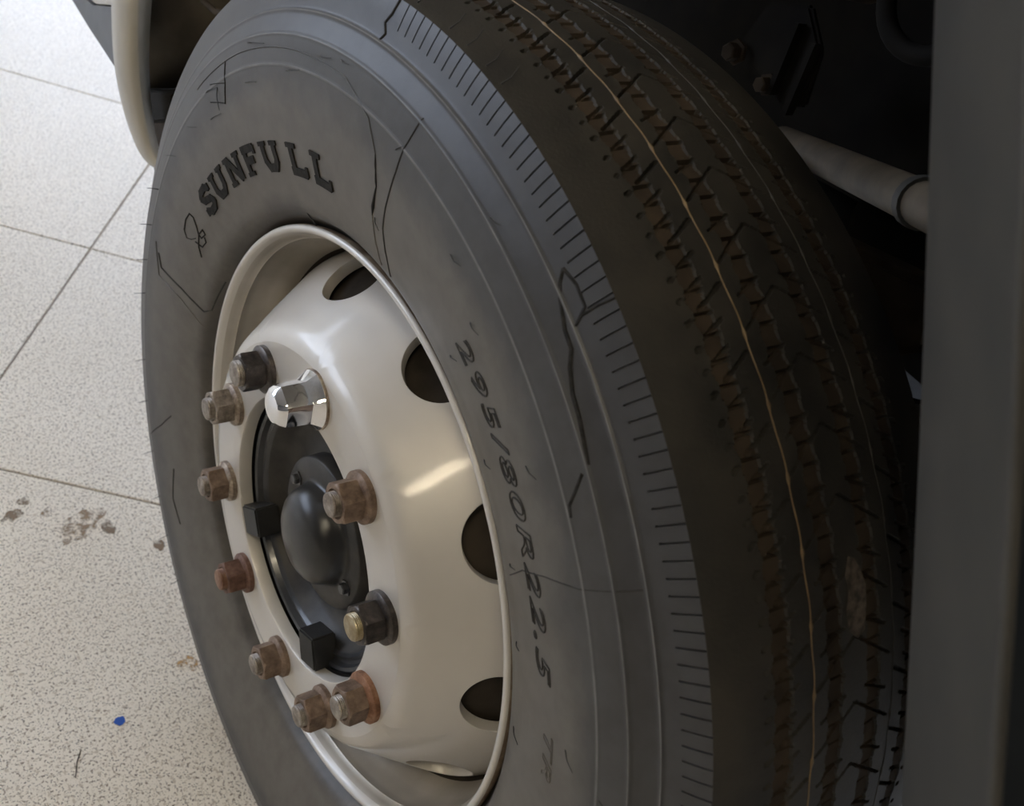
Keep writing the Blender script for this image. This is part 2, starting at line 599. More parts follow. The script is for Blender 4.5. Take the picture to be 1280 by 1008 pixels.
thc = np.linspace(0, 2 * PI, 180, endpoint=False)
VI = clamp_ground(revolve_pts(inner, thc))
FI = grid_faces(len(inner), 180, True)[:, ::-1] + len(V)
casing = [(.0095, .2970), (.02, .30), (.0, .36), (.0, .43), (.02, .49), (.107, .497), (2 * XC - .02, .49), (2 * XC, .43), (2 * XC, .36), (2 * XC - .02, .30), (2 * XC - .0095, .2970)]
VC = clamp_ground(revolve_pts(casing, thc))
FC = grid_faces(len(casing), 180, True) + len(V) + len(VI)
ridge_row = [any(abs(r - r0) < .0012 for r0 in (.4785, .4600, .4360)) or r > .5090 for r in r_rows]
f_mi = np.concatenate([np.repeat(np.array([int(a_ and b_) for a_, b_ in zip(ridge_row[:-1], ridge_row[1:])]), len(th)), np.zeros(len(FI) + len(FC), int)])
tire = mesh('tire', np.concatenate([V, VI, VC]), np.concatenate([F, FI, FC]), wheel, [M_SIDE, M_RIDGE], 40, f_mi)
tire['label'] = 'dusty black rubber tire with raised sidewall lettering and worn tread'

# --- tread as a real relief: five ribs, four grooves with cross steps, sipes and wear slots
fine = np.arange(8, 118, 0.10)
coarse = np.arange(118, 368, 0.5)
tht = np.concatenate([fine, coarse])
xs = np.unique(np.round(np.concatenate([np.linspace(-.012, .025, 10), np.arange(.025, .191, .0011), np.linspace(.191, 2 * XC + .012, 10)]), 5))
TH, X = np.meshgrid(tht, xs, indexing='ij')
R0 = .522 - .0125 * np.abs((X - XC) / .119) ** 2.2
dep = np.zeros_like(R0)
isg = np.zeros(R0.shape, bool)
ph = np.mod(TH, 5.0)
wob = 0.0007 * np.sin(2 * PI * TH / 5.0 * 3) + 0.0006 * np.sin(2 * PI * TH / 5.0 + 1)
XM = 2 * XC - X
steps = np.minimum.reduce([np.abs(np.mod(ph - c + 2.5, 5) - 2.5) for c in (0.45, 1.95, 3.6)])
for xx, sgn in ((X, 1), (XM, -1)):
    for g0, g1 in ((.0338, .0478), (.0800, .0942)):
        g = (xx > g0 + wob) & (xx < g1 + wob)
        stair = np.mod(ph - 0.45, 1.62) / 1.62
        d_ = np.where(steps < 0.14, 0.0052, 0.0009 + 0.0010 * stair)
        dep = np.where(g, np.maximum(dep, d_), dep)
        isg |= g


def slot(x0, a0, x1, a1, w, depth, mirror=True):
    """narrow slanted cut; a in degrees inside one five degree pitch, w in metres"""
    global dep
    for xx in ((X, XM) if mirror else (X,)):
        for sh in (-5, 0, 5):
            ax, ay = x0, RAD(a0 + sh) * .52
            bx, by = x1, RAD(a1 + sh) * .52
            px, py = xx, np.radians(ph) * .52
            vx, vy = bx - ax, by - ay
            L2 = vx * vx + vy * vy
            t = np.clip(((px - ax) * vx + (py - ay) * vy) / L2, 0, 1)
            d_ = np.hypot(px - ax - t * vx, py - ay - t * vy)
            dep = np.where(d_ < w / 2, np.maximum(dep, depth), dep)


slot(.040, 2.25, .0625, 3.75, .0024, .005)
slot(.038, .45, .0535, 1.35, .0022, .004)
slot(.034, 3.40, .050, 4.40, .0022, .004)
slot(.0695, .20, .106, 2.85, .0018, .0045)
slot(.074, 2.65, .096, 3.75, .0018, .004)
slot(.0268, 1.38, .0302, 1.62, .0030, .004)
slot(.0268, -.45, .0298, -.25, .0026, .004)
slot(.0268, 3.00, .0292, 3.15, .0022, .003)
Rr = R0 - dep
a = np.radians(TH)
VT = clamp_ground(np.stack([X, -Rr * np.cos(a), Rr * np.sin(a)], -1).reshape(-1, 3))
FT = grid_faces(len(tht), len(xs), False)
nx = len(xs)
last = (len(tht) - 1) * nx
FW = np.array([[last + j, last + j + 1, j + 1, j] for j in range(nx - 1)])
gi = isg.reshape(-1)
FA = np.concatenate([FT, FW])
mi = (gi[FA].sum(1) >= 3).astype(int)
tread = mesh('tread', VT, FA[:, ::-1], tire, [M_TREAD, M_GROOVE], 38, mi)
tread['label'] = 'worn tread with dusty brown grooves'

for xg in (.066, 2 * XC - .064):
    bm = bmesh.new()
    pts, rad = [], []
    for q in range(0, 720):
        dg = q * 0.5
        rr = .522 - .0125 * abs((xg - XC) / .119) ** 2.2 + .0001
        dd = (dg + 2.5 - 0.2) % 5 - 2.5
        rad.append((.00060 if xg < .1 else .00045) + (.0009 if abs(dd) < .26 else 0))
        A = RAD(dg)
        pts.append((xg + .0006 * math.sin(2 * PI * dg / 5), -rr * math.cos(A), max(rr * math.sin(A), GROUND + .001)))
    tube('flash_line', pts, rad, tire, [M_FLASH if xg < .1 else M_BAND], 6, 60, True)

# mud caught on the tread
bm = bmesh.new()
ctr = bm.verts.new((0.110, -.5236 * math.cos(RAD(40.8)), .5236 * math.sin(RAD(40.8))))
loop = []
for (x, dg) in ((.106, 43.6), (.112, 43.3), (.117, 42.4), (.121, 41.2), (.120, 39.6), (.117, 38.0), (.109, 37.6), (.101, 38.4), (.099, 39.9), (.103, 41.2), (.101, 42.4)):
    A = RAD(dg)
    loop.append(bm.verts.new((x, -.5224 * math.cos(A), .5224 * math.sin(A))))
for i in range(len(loop)):
    bm.faces.new((ctr, loop[i], loop[(i + 1) % len(loop)]))
mud = from_bm('mud_patch', bm, tire, [M_MUD], 60)

# --- moulded lettering
LETTERS = {
    'S': [((.82, .80), (.60, .95), (.32, .93), (.18, .76), (.30, .58), (.70, .42), (.82, .24), (.68, .07), (.38, .05), (.16, .22)), ],
    'U': [((.20, 1.0), (.20, .35), (.34, .10), (.66, .10), (.80, .35), (.80, 1.0))],
    'N': [((.18, 0), (.18, 1.0)), ((.22, .95), (.78, .05)), ((.82, 0), (.82, 1.0))],
    'F': [((.28, 0), (.28, 1.0)), ((.12, .92), (.92, .92)), ((.28, .50), (.72, .50))],
    'L': [((.28, 0), (.28, 1.0)), ((.12, .08), (.92, .08))],
}
SERIF = {'S': [((.82, .98), (.82, .70)), ((.15, .30), (.15, .02))],
         'U': [((.02, .96), (.38, .96)), ((.62, .96), (.98, .96))],
         'N': [((.0, .96), (.30, .96)), ((.64, .96), (1.0, .96)), ((.0, .04), (.36, .04))],
         'F': [((.08, .04), (.54, .04)), ((.92, .98), (.92, .68)), ((.72, .64), (.72, .36))],
         'L': [((.06, .96), (.54, .96)), ((.94, .0), (.94, .34))]}


def stroke_quads(pts, w, wx):
    out = []
    P = [Vector((p[0] * wx, p[1])) for p in pts]
    for i, (p, q) in enumerate(zip(P[:-1], P[1:])):
        d = (q - p)
        L = d.length
        d.normalize()
        n = Vector((-d.y, d.x)) * w / 2
        e0 = w * .28 if i > 0 else 0
        e1 = w * .28 if i < len(P) - 2 else 0
        k = max(1, int(L / .3))
        p2, q2 = p - d * e0, q + d * e1
        for s_ in range(k):
            a_, b_ = p2.lerp(q2, s_ / k), p2.lerp(q2, (s_ + 1) / k)
            out.append([a_ + n, a_ - n, b_ - n, b_ + n])
    return out


def letter(ch, deg, wdeg, tilt=0.0, r0=.3478, h=.0248):
    bm = bmesh.new()
    wx = RAD(wdeg) * .36 / h
    for lst, w in ((LETTERS[ch], .29), (SERIF[ch], .16)):
        for st in lst:
            for qd in stroke_quads(st, w, wx):
                lo, hi = [], []
                for p in qd:
                    u = p.x / wx - .5
                    v = p.y
                    lo.append(bm.verts.new(S(r0 + v * h, deg - u * wdeg, -.0006)))
                    hi.append(bm.verts.new(S(r0 + v * h, deg - u * wdeg, .0013)))
                bm.faces.new(hi)
                for i in range(4):
                    bm.faces.new((lo[i], lo[(i + 1) % 4], hi[(i + 1) % 4], hi[i]))
    return from_bm('raised_letter', bm, tire, [M_LETTER])


for ch, dg, wd in (('S', 149.2, 6.0), ('U', 143.0, 6.0), ('N', 135.7, 6.0), ('F', 129.2, 5.2), ('U', 121.9, 6.0), ('L', 113.4, 5.6), ('L', 106.4, 5.6)):
    letter(ch, dg, wd)


def drape(name, pts, rad, off=.0003, m_=None, sub=6, sides=6):
    m_ = m_ or (M_LINE if name == 'moulded_line' else M_LETTER)
    P = []
    for (r0, d0), (r1, d1) in zip(pts[:-1], pts[1:]):
        for k in range(sub):
            t = k / sub
            P.append(S(r0 + (r1 - r0) * t, d0 + (d1 - d0) * t, off))
    P.append(S(*pts[-1], off))
    return tube(name, P, rad, tire, [m_ or M_LETTER], sides)


# size marking: outlined characters bent round the sidewall
def bent_text(name, body, deg0, deg1, r0, h, rad, shear=.25, m_=None, fill='NONE'):
    cu = bpy.data.curves.new('text', 'FONT')
    cu.body = body
    cu.size = 1.0
    cu.shear = shear
    cu.space_character = 1.12
    cu.fill_mode = fill
    cu.resolution_u = 4
    to = bpy.data.objects.new('text', cu)
    COL.objects.link(to)
    bpy.context.view_layer.update()
    me = bpy.data.meshes.new_from_object(to.evaluated_get(bpy.context.evaluated_depsgraph_get()))
    vs = [vv.co.copy() for vv in me.vertices]
    ed = [tuple(e.vertices) for e in me.edges]
    bpy.data.objects.remove(to)
    bpy.data.curves.remove(cu)
    bpy.data.meshes.remove(me)
    x0 = min(p.x for p in vs)
    x1 = max(p.x for p in vs)
    y0 = min(p.y for p in vs)
    y1 = max(p.y for p in vs)
    adj = {}
    for i, j in ed:
        adj.setdefault(i, []).append(j)
        adj.setdefault(j, []).append(i)
    seen = set()
    loops = []
    for s_ in adj:
        if s_ in seen:
            continue
        lp = [s_]
        seen.add(s_)
        cur = s_
        while True:
            nxt = [k for k in adj[cur] if k not in seen]
            if not nxt:
                break
            cur = nxt[0]
            seen.add(cur)
            lp.append(cur)
        loops.append(lp)
    groups = {}
    for lp in loops:
        a_ = min(vs[i].x for i in lp)
        b_ = max(vs[i].x for i in lp)
        key = None
        for g in groups:
            if not (b_ < g[0] + .02 or a_ > g[1] - .02) and min(b_, g[1]) - max(a_, g[0]) > .6 * min(b_ - a_, g[1] - g[0]):
                key = g
                break
        if key is None:
            groups[(a_, b_)] = [lp]
        else:
            groups[key].append(lp)
    for g, lps in groups.items():
        bm = bmesh.new()
        for lp in lps:
            pts = []
            for i in lp:
                p = vs[i]
                u = (p.x - x0) / (x1 - x0)
                v = (p.y - y0) / (y1 - y0)
                pts.append(S(r0 + v * h, deg0 + (deg1 - deg0) * u, .0002))
            if len(pts) > 2:
                tube('', pts, rad, None, None, 5, 60, True, bm)
        from_bm(name, bm, tire, [m_ or M_LETTER], 60)


bent_text('size_character', '295/80R22.5', 70.8, 33.4, .3655, .0185, .0007, m_=M_LINE)
bent_text('faint_character', 'TR', 27.6, 22.0, .374, .012, .0004, m_=M_SIDE)

# swirl emblem left of the letters
emb = [(.3735, 161.8), (.3760, 159.4), (.3740, 157.4), (.3670, 156.9), (.3590, 157.6), (.3520, 158.6), (.3500, 156.6), (.3445, 156.8), (.3470, 158.6), (.3520, 158.6), (.3470, 161.0), (.3390, 162.6)]
drape('raised_emblem', emb, .00075)
drape('raised_emblem', [(.3530, 161.0), (.3420, 160.2), (.3400, 158.2), (.3440, 157.6)], .0007)
drape('raised_emblem', [(.3735, 161.8), (.3660, 162.6), (.3590, 161.6), (.3540, 160.2)], .0005)

# outlines of the moulded name panel
drape('moulded_line', [(.410, 173.0), (.400, 175.0), (.358, 174.3), (.318, 174.6)], .0011, 0.0)
drape('moulded_line', [(.318, 174.6), (.311, 173.0), (.307, 163.5)], .0009, 0.0)
drape('moulded_line', [(.420, 171.8), (.403, 177.0), (.356, 176.6), (.312, 178.6)], .0009, 0.0, M_SIDE)
drape('moulded_line', [(.448, 140), (.450, 126), (.449, 112), (.446, 100), (.432, 94.5), (.412, 92.4)], .0007, 0.0, M_SIDE, 10)
drape('moulded_line', [(.412, 92.4), (.388, 91.7), (.360, 92.6)], [.0004, .0008, .0010, .0006, .0009, .0011, .0006, .0010, .0012, .0014, .0018, .0012, .0004], 0.0, M_LETTER)
drape('moulded_line', [(.360, 92.6), (.335, 92.4), (.318, 91.4)], .0008, 0.0, M_SIDE)
drape('moulded_line', [(.463, 87.2), (.450, 87.4), (.437, 87.75), (.418, 88.15), (.400, 88.7), (.380, 89.4), (.359, 89.9), (.338, 89.5), (.318, 88.6)], .0006, .0001)
drape('moulded_line', [(.330, 43.5), (.359, 45.0), (.393, 45.1), (.432, 44.7), (.476, 44.8)], .0005, 0.0)
drape('moulded_line', [(.4385, 26.0), (.4560, 24.6), (.4640, 24.9)], .0005, 0.0)
drape('moulded_line', [(.440, -150), (.400, -153), (.372, -156)], .0008, 0.0)
drape('moulded_line', [(.388, 226), (.395, 221), (.380, 215)], .0010, 0.0)
# dark smeared marks on the shoulder
drape('black_smear', [(.4870, 68.2), (.4905, 66.6), (.4900, 64.9), (.4790, 64.0)], .0016, -.0009)
drape('black_smear', [(.4870, 68.2), (.4810, 67.4), (.4775, 66.4), (.4730, 64.2), (.4725, 62.7), (.4680, 61.5), (.4645, 59.6), (.4640, 57.9), (.4610, 54.3)], .0021, -.0013)
drape('black_smear', [(.4555, 53.8), (.4450, 52.4), (.4390, 51.6), (.4375, 50.6)], .0020, -.0013)
drape('black_smear', [(.4790, 64.05), (.4860, 64.5), (.4985, 64.5), (.5093, 64.35)], .0010, -.0002)
drape('black_smear', [(.4800, 97.6), (.4850, 97.2), (.4910, 97.9), (.4985, 97.4), (.5090, 97.2)], .0013, -.0003)

# little rubber vent hairs
drape('moulded_line', [(0.4497, 129.8), (0.4308, 130.3), (0.4143, 131.6)], .0006, .0002, M_LETTER)
drape('moulded_line', [(0.4392, 135.2), (0.4308, 130.3)], .0005, .0002, M_LETTER)
drape('moulded_line', [(0.4246, 136.1), (0.4149, 131.6)], .0005, .0002, M_LETTER)
hairs = [((.456, 123.2), (.452, 118.4)), ((.432, 112.9), (.435, 109.4)), ((.424, 124.4), (.422, 120.8)), ((.431, 146.4), (.418, 142.7)),
         ((.446, 156.8), (.424, 152.8)), ((.430, 89.0), (.439, 87.7)), ((.450, 106.0), (.453, 103.2)), ((.432, 133.0), (.412, 133.6)),
         ((.436, 137.0), (.433, 132.5)), ((.412, 137.6), (.409, 133.4)), ((.462, 75.2), (.466, 74.0)), ((.415, 76.6), (.421, 74.6)),
         ((.398, 70.4), (.404, 68.6)), ((.345, 71.0), (.356, 69.4)), ((.332, 58.0), (.345, 56.6)), ((.402, 55.6), (.413, 54.2)),
         ((.334, 45.0), (.348, 44.8)), ((.327, 34.6), (.335, 34.0)), ((.322, 21.4), (.336, 20.6)), ((.402, 28.0), (.413, 26.6)),
         ((.360, 92.0), (.354, 90.6)), ((.455, 101.6), (.4555, 99.8))]
for (ra, da), (rb, db) in hairs:
    mid = S((ra + rb) / 2 + random.uniform(-.001, .001), (da + db) / 2, .0018)
    tube('vent_hair', [S(ra, da, .0), S(ra * .7 + rb * .3, da * .7 + db * .3, .0014), mid, S(rb, db, .0014)], [.0006, .0005, .0004, .0003], tire, [M_HAIR], 5)
for rr, dg in ((.437, 163), (.4370, 170.5), (.437, 177.5), (.4375, 184), (.439, 196.5), (.440, 204), (.439, 213), (.437, 221), (.440, 228), (.4385, 236)):
    tube('vent_hair', [S(rr, dg, 0), S(rr + .003, dg + .25, .006), S(rr + .004, dg + .4, .012)], [.0006, .0004, .0003], tire, [M_HAIR], 5)
for dg in (80.0, 72.0, 46.8, 34.6, 26.0, 117):
    tube('vent_hair', [S(.312, dg, .0002), S(.304, dg + .3, .004), S(.296, dg + .4, .006), S(.2905, dg + .3, .007)], [.0006, .0005, .0004, .0003], tire, [M_HAIR], 5)
for dg in (95.5, 90.6, 88.0, 85.2, 83.0):
    A = RAD(dg)
    B = RAD(dg + .8)
    tube('vent_hair', [(-.008, -.512 * math.cos(A), .512 * math.sin(A)), (-.002, -.517 * math.cos(A), .517 * math.sin(A)), (.007, -.5205 * math.cos(B), .5205 * math.sin(B))], [.0007, .0005, .0003], tire, [M_HAIR], 5)

# --- rim: flange lip and barrel
rim_prof = [(.0120, .2930), (.0090, .2972), (.0040, .2990), (-.0012, .2990), (-.0036, .2978), (-.0045, .2955), (-.0038, .2930), (-.0012, .2912), (.0030, .2895),
            (.0080, .2872), (.0125, .2865), (.0140, .2850), (.0155, .2860), (.0230, .2856), (.0320, .2846), (.0400, .2820), (.0480, .2775), (.0600, .2735), (.0900, .2660), (.1300, .2620), (.1900, .2640),
            (.2060, .2850), (.2140, .2985), (.2080, .2990), (.2010, .2930)]
mi_rows = [1, 1, 1, 0, 0] + [0, 0, 0] + [2] * 9 + [3] * (len(rim_prof) - 18)
rim = revolve('rim', rim_prof, 240, wheel, [M_SILVER, M_LIPRUST, M_BARREL, M_BRAKEDUST], 50, mi_rows)
rim['label'] = 'silver painted steel rim with ten hand holes'

# --- wheel disc with ten hand holes
cone_ctrl = [(-.0360, .1930), (-.0352, .1985), (-.0325, .2038), (-.0270, .2088), (-.0150, .2176), (.0000, .2287), (.0150, .2395), (.0300, .2502), (.0430, .2590), (.0560, .2668), (.0720, .2720), (.0900, .2735)]
CP = spline(cone_ctrl, 400)
CS = np.r_[0, np.cumsum(np.hypot(*np.diff(CP, axis=0).T))]


def cone(s, ang, depth=0.0):
    x = float(np.interp(s, CS, CP[:, 0]))
    r = float(np.interp(s, CS, CP[:, 1]))
    e = .002
    dx = float(np.interp(s + e, CS, CP[:, 0]) - np.interp(s - e, CS, CP[:, 0]))
    dr = float(np.interp(s + e, CS, CP[:, 1]) - np.interp(s - e, CS, CP[:, 1]))
    L = math.hypot(dx, dr)
    nx_, nr = -dr / L, dx / L           # outward normal
    x -= nx_ * depth
    r -= nr * depth
    return (x, -r * math.cos(ang), r * math.sin(ang))


s_end = CS[-1]
s_hole = float(np.interp(.0320, CP[:, 0], CS))
HA, HB = .0355, .0325                       # half width across, half length along the cone
R_H = .251
bm = bmesh.new()
NB = 64
NL = 9
half = RAD(18)
hxw = R_H * half
TQ = sorted([2 * PI * (q + .5) / NB for q in range(NB)] + [math.atan2(s_end - s_hole, hxw), PI - math.atan2(s_end - s_hole, hxw), PI + math.atan2(s_hole, hxw), 2 * PI - math.atan2(s_hole, hxw)])
NB = len(TQ)
for k in range(10):
    ca = RAD(44.2 + 36 * k)
    rings = []
    for li in range(-2, NL + 1):
        ring = []
        for t in TQ:
            ex, es = HA * math.cos(t), HB * math.sin(t)
            # rectangle boundary in (angle, s)
            hx = R_H * half
            sc_up, sc_dn = s_end - s_hole, s_hole
            cx, sy = math.cos(t), math.sin(t)
            lim = min(hx / abs(cx) if abs(cx) > 1e-6 else 1e9, (sc_up if sy > 0 else sc_dn) / abs(sy) if abs(sy) > 1e-6 else 1e9)
            bx, bs = cx * lim, sy * lim
            if li < 0:
                dpt = .011 if li == -2 else .0015
                sc = 1.0 if li == -2 else 0.985
                ring.append(bm.verts.new(cone(s_hole + es * sc, ca + ex * sc / R_H, dpt)))
            else:
                w = (li / NL) ** 1.3
                X_ = ex * (1 - w) + bx * w
                S_ = es * (1 - w) + bs * w
                ring.append(bm.verts.new(cone(max(0, min(s_end, s_hole + S_)), ca + X_ / R_H, 0.0 if li else .0002)))
        rings.append(ring)
    for A_, B_ in zip(rings[:-1], rings[1:]):
        for q in range(NB):
            bm.faces.new((A_[q], A_[(q + 1) % NB], B_[(q + 1) % NB], B_[q]))
bmesh.ops.remove_doubles(bm, verts=bm.verts, dist=.00004)
disc = from_bm('wheel_disc', bm, rim, [M_SILVER], 40)
disc['label'] = 'dished silver disc with hand holes'
plate = revolve('bolt_face', [(-.0360, .1935), (-.0360, .1800), (-.0360, .1600), (-.0360, .1440), (-.0352, .1415), (-.0335, .1405), (-.0215, .1405), (-.0215, .150), (-.0215, .19), (.02, .222), (.07, .262)], 180, rim, [M_SILVER, M_BRAKEDUST], 35, [0] * 6 + [1] * 4)

# --- hub, drum, cap
hub_prof = [(-.0160, .1404), (-.0185, .1390), (-.0200, .1355), (-.0185, .1325), (-.0130, .1305), (-.0120, .1275), (-.0145, .1240), (-.0110, .1205), (.0020, .1130), (.0090, .1040), (.0105, .0900), (.0080, .0800), (.0080, .0400), (.0080, .0005)]
hub = revolve('hub', hub_prof, 160, wheel, [M_BLACK, M_DUSTBLACK], 40, [0] * 7 + [1] * 6)
hub['label'] = 'black hub recessed inside the rim bore'
drum = revolve('brake_drum', [(.06, .10), (.055, .205), (.06, .222), (.20, .222), (.20, .10)], 96, wheel, [M_BRAKEDUST], 35)
capf = revolve('hub_cap', [(.0080, .0775), (-.0085, .0770), (-.0100, .0755), (-.0100, .0560), (-.0105, .0530), (-.0135, .0512), (-.0190, .0500), (-.0250, .0478), (-.0310, .0435), (-.0355, .0370), (-.0388, .0280), (-.0405, .0180), (-.0412, .0090), (-.0414, .0004)], 96, hub, [M_DUSTBLACK, M_DOME], 50, [0] * 4 + [1] * 9)
capf['label'] = 'domed gloss black hub cap on a round flange'


def hexbolt(name, parent, x0, y, z, af, h, mats, rot=0.0):
    bm = bmesh.new()
    R_ = af / math.sqrt(3)
    rings = []
    for x, k in ((x0 + .002, 1.45), (x0 - .0015, 1.45), (x0 - .0016, 1.0), (x0 - h + .0012, 1.0), (x0 - h, .82)):
        rings.append([bm.verts.new((x, y + R_ * k * math.cos(rot + PI / 3 * q), z + R_ * k * math.sin(rot + PI / 3 * q))) for q in range(6)])
    for A_, B_ in zip(rings[:-1], rings[1:]):
        for q in range(6):
            bm.faces.new((A_[q], A_[(q + 1) % 6], B_[(q + 1) % 6], B_[q]))
    bm.faces.new(rings[-1])
    return from_bm(name, bm, parent, mats)


for dg in (163.7, -10.9):
    A = RAD(dg)
    hexbolt('cap_bolt', hub, -.0100, -.0625 * math.cos(A), .0625 * math.sin(A), .010, .0065, [M_BLACK], .3)

for dg in (-140.5, -60.0):
    A = RAD(dg)
    er = Vector((0, -math.cos(A), math.sin(A)))
    et = Vector((0, math.sin(A), math.cos(A)))
    bm = bmesh.new()
    M3 = Matrix(((1, er.x, et.x, 0), (0, er.y, et.y, 0), (0, er.z, et.z, 0), (0, 0, 0, 1)))
    vs_ = box_bm(bm, (.026, .036, .032), M3 @ Matrix.Translation((-.0225, .1200, 0)))
    bmesh.ops.bevel(bm, geom=list(bm.edges), offset=.0018, segments=2, affect='EDGES')
    from_bm('rubber_clip', bm, hub, [M_RUBBERBLK], 30)


# --- ten lug nuts
def nut(ang, mats, rot, label, flange_mat, stud_mat, chrome=False, flange_r=.0235, stud_r=.0108, cone_fl=True, ext=0.0):
    flange_r *= .97
    stud_r *= 1.05
    yc, zc = -.1675 * math.cos(RAD(ang)), .1675 * math.sin(RAD(ang))
    x0 = -.0358

    def ring(bm, x, r, n=24, six=False, rr=0.0, cap=None):
        out = []
        for q in range(n):
            t = rot + 2 * PI * q / n
            R_ = r
            if six:
                ap = r * math.cos(PI / 6)
                tt = (2 * PI * q / n) % (PI / 3) - PI / 6
                R_ = ap / math.cos(tt)
                if cap:
                    R_ = min(R_, cap)
            out.append(bm.verts.new((x, yc + R_ * math.cos(t), zc + R_ * math.sin(t))))
        return out

    def skin(bm, rings, close=True):
        for A_, B_ in zip(rings[:-1], rings[1:]):
            n = len(A_)
            for q in range(n):
                bm.faces.new((A_[q], A_[(q + 1) % n], B_[(q + 1) % n], B_[q]))
        if close:
            bm.faces.new(rings[-1])
    N = 48
    bm = bmesh.new()
    if chrome:
        rs = [ring(bm, x0, .0265, N), ring(bm, x0 - .0030, .0268, N), ring(bm, x0 - .0120, .0215, N, True, cap=.0268)]
        rs += [ring(bm, x0 - .0122, .0214, N, True), ring(bm, x0 - .0300, .0208, N, True)]
        rs += [ring(bm, x0 - .0345, .0206, N, True, cap=.0198), ring(bm, x0 - .0385, .0182, N, True, cap=.0170), ring(bm, x0 - .0412, .0135, N), ring(bm, x0 - .0424, .0070, N), ring(bm, x0 - .0427, .0005, N)]
        skin(bm, rs)
        o = from_bm('lug_nut', bm, wheel, mats, 24)
        o['label'] = label
        bm = bmesh.new()
        skin(bm, [ring(bm, x0 + .0005, .0275, N), ring(bm, x0 - .0022, .0275, N), ring(bm, x0 - .0026, .0262, N)])
        from_bm('washer', bm, o, [flange_mat], 30)
        return o
    hR = .0192
    x1 = x0 - .0075
    x2 = x0 - .0265 - ext
    rs = [ring(bm, x1 + .001, hR * .95, N), ring(bm, x1 - .0004, hR, N, True, cap=.0185), ring(bm, x1 - .0018, hR, N, True), ring(bm, x2 + .0022, hR, N, True), ring(bm, x2 + .0010, hR, N, True, cap=.0181), ring(bm, x2, hR, N, True, cap=.0168),
          ring(bm, x2 - .0001, .0130, N), ring(bm, x2 + .0022, .0118, N)]
    skin(bm, rs)
    o = from_bm('lug_nut', bm, wheel, mats, 22)
    o['label'] = label
    bm = bmesh.new()
    skin(bm, [ring(bm, x0 + .0005, flange_r, N), ring(bm, x0 - .0050, flange_r, N), ring(bm, x0 - .0060, flange_r - .0010, N), ring(bm, x1 - .0005, hR * .93 if cone_fl else flange_r - .004, N)])
    from_bm('washer', bm, o, [flange_mat], 28)
    bm = bmesh.new()
    x3 = x2 - .0060
    rs = [ring(bm, x2 + .0035, stud_r, N)]
    xx = x2 + .0022
    while xx > x3 + .0024:
        rs.append(ring(bm, xx, stud_r, N))
        rs.append(ring(bm, xx - .0008, stud_r - .0006, N))
        xx -= .0016
    rs += [ring(bm, x3 + .0016, stud_r - .0001, N), ring(bm, x3 + .0003, stud_r - .0009, N), ring(bm, x3, stud_r - .0016, N)]
    skin(bm, rs)
    from_bm('stud', bm, o, [stud_mat], 35)
    return o


NUTS = [
    ([M_NUT_GREY], .25, 'grey-brown lug nut at the far upper edge, left of the dark one', M_WASHER, M_STUD, False, .0232, .0112),
    ([M_NUT_DARK], .05, 'dark oily lug nut at the upper left beside the chrome cap', M_NUT_DARK, M_STUD, False, .0240, .0120),
    ([M_CHROME], .42, 'chrome capped lug nut, the only bright one', M_WASHER, None, True, .0250, .0110),
    ([M_NUT_BROWN], .30, 'brown lug nut beside the black hub dome', M_NUT_BROWN, M_NUT_GREY, False, .0240, .0105),
    ([M_NUT_DARK], .12, 'dark greasy lug nut with a brassy stud end', M_NUT_DARK, M_BRASS, False, .0245, .0115),
    ([M_NUT_BROWN], .45, 'brown lug nut with an orange rusty washer', M_RUST, M_STUD, False, .0248, .0105),
    ([M_NUT_BROWN], .30, 'brown lug nut at the lower edge of the bolt circle', M_NUT_BROWN, M_STUD, False, .0225, .0105),
    ([M_NUT_BROWN], .22, 'brown lug nut below the red-brown one', M_NUT_BROWN, M_STUD, False, .0228, .0105),
    ([M_NUT_RED], .10, 'red-brown lug nut with a rounded rusty stud', M_NUT_RED, M_STUDRUST, False, .0230, .0112),
    ([M_NUT_BROWN], .38, 'brown lug nut at mid height on the far edge', M_WASHER, M_NUT_GREY, False, .0230, .0105),
]
PH = math.degrees(2.9583)
for k, (mm, rot, lab, fl, st, chrome, fr, sr) in enumerate(NUTS):
    nut(PH - 36 * k, mm, rot, lab, fl, st, chrome, fr, sr)

# ------------------------------------------------------------------ the truck around the wheel
truck = thing('truck', 'pale truck body around the wheel with a dark underside and grey arch flare', 'truck', (0, 0, HUB_Z))


def strip(name, rows, thick, mats, label, sub=2):
    """rows: list of polylines with equal length -> solid shell"""
    v = [p for row in rows for p in row]
    f = grid_faces(len(rows), len(rows[0]))
    o = mesh(name, v, f, truck, mats, 60)
    s = o.modifiers.new('solid', 'SOLIDIFY')
    s.thickness = thick
    s.offset = 0
    if sub:
        ss = o.modifiers.new('sub', 'SUBSURF')
        ss.levels = ss.render_levels = sub
    o['label'] = label
    return o


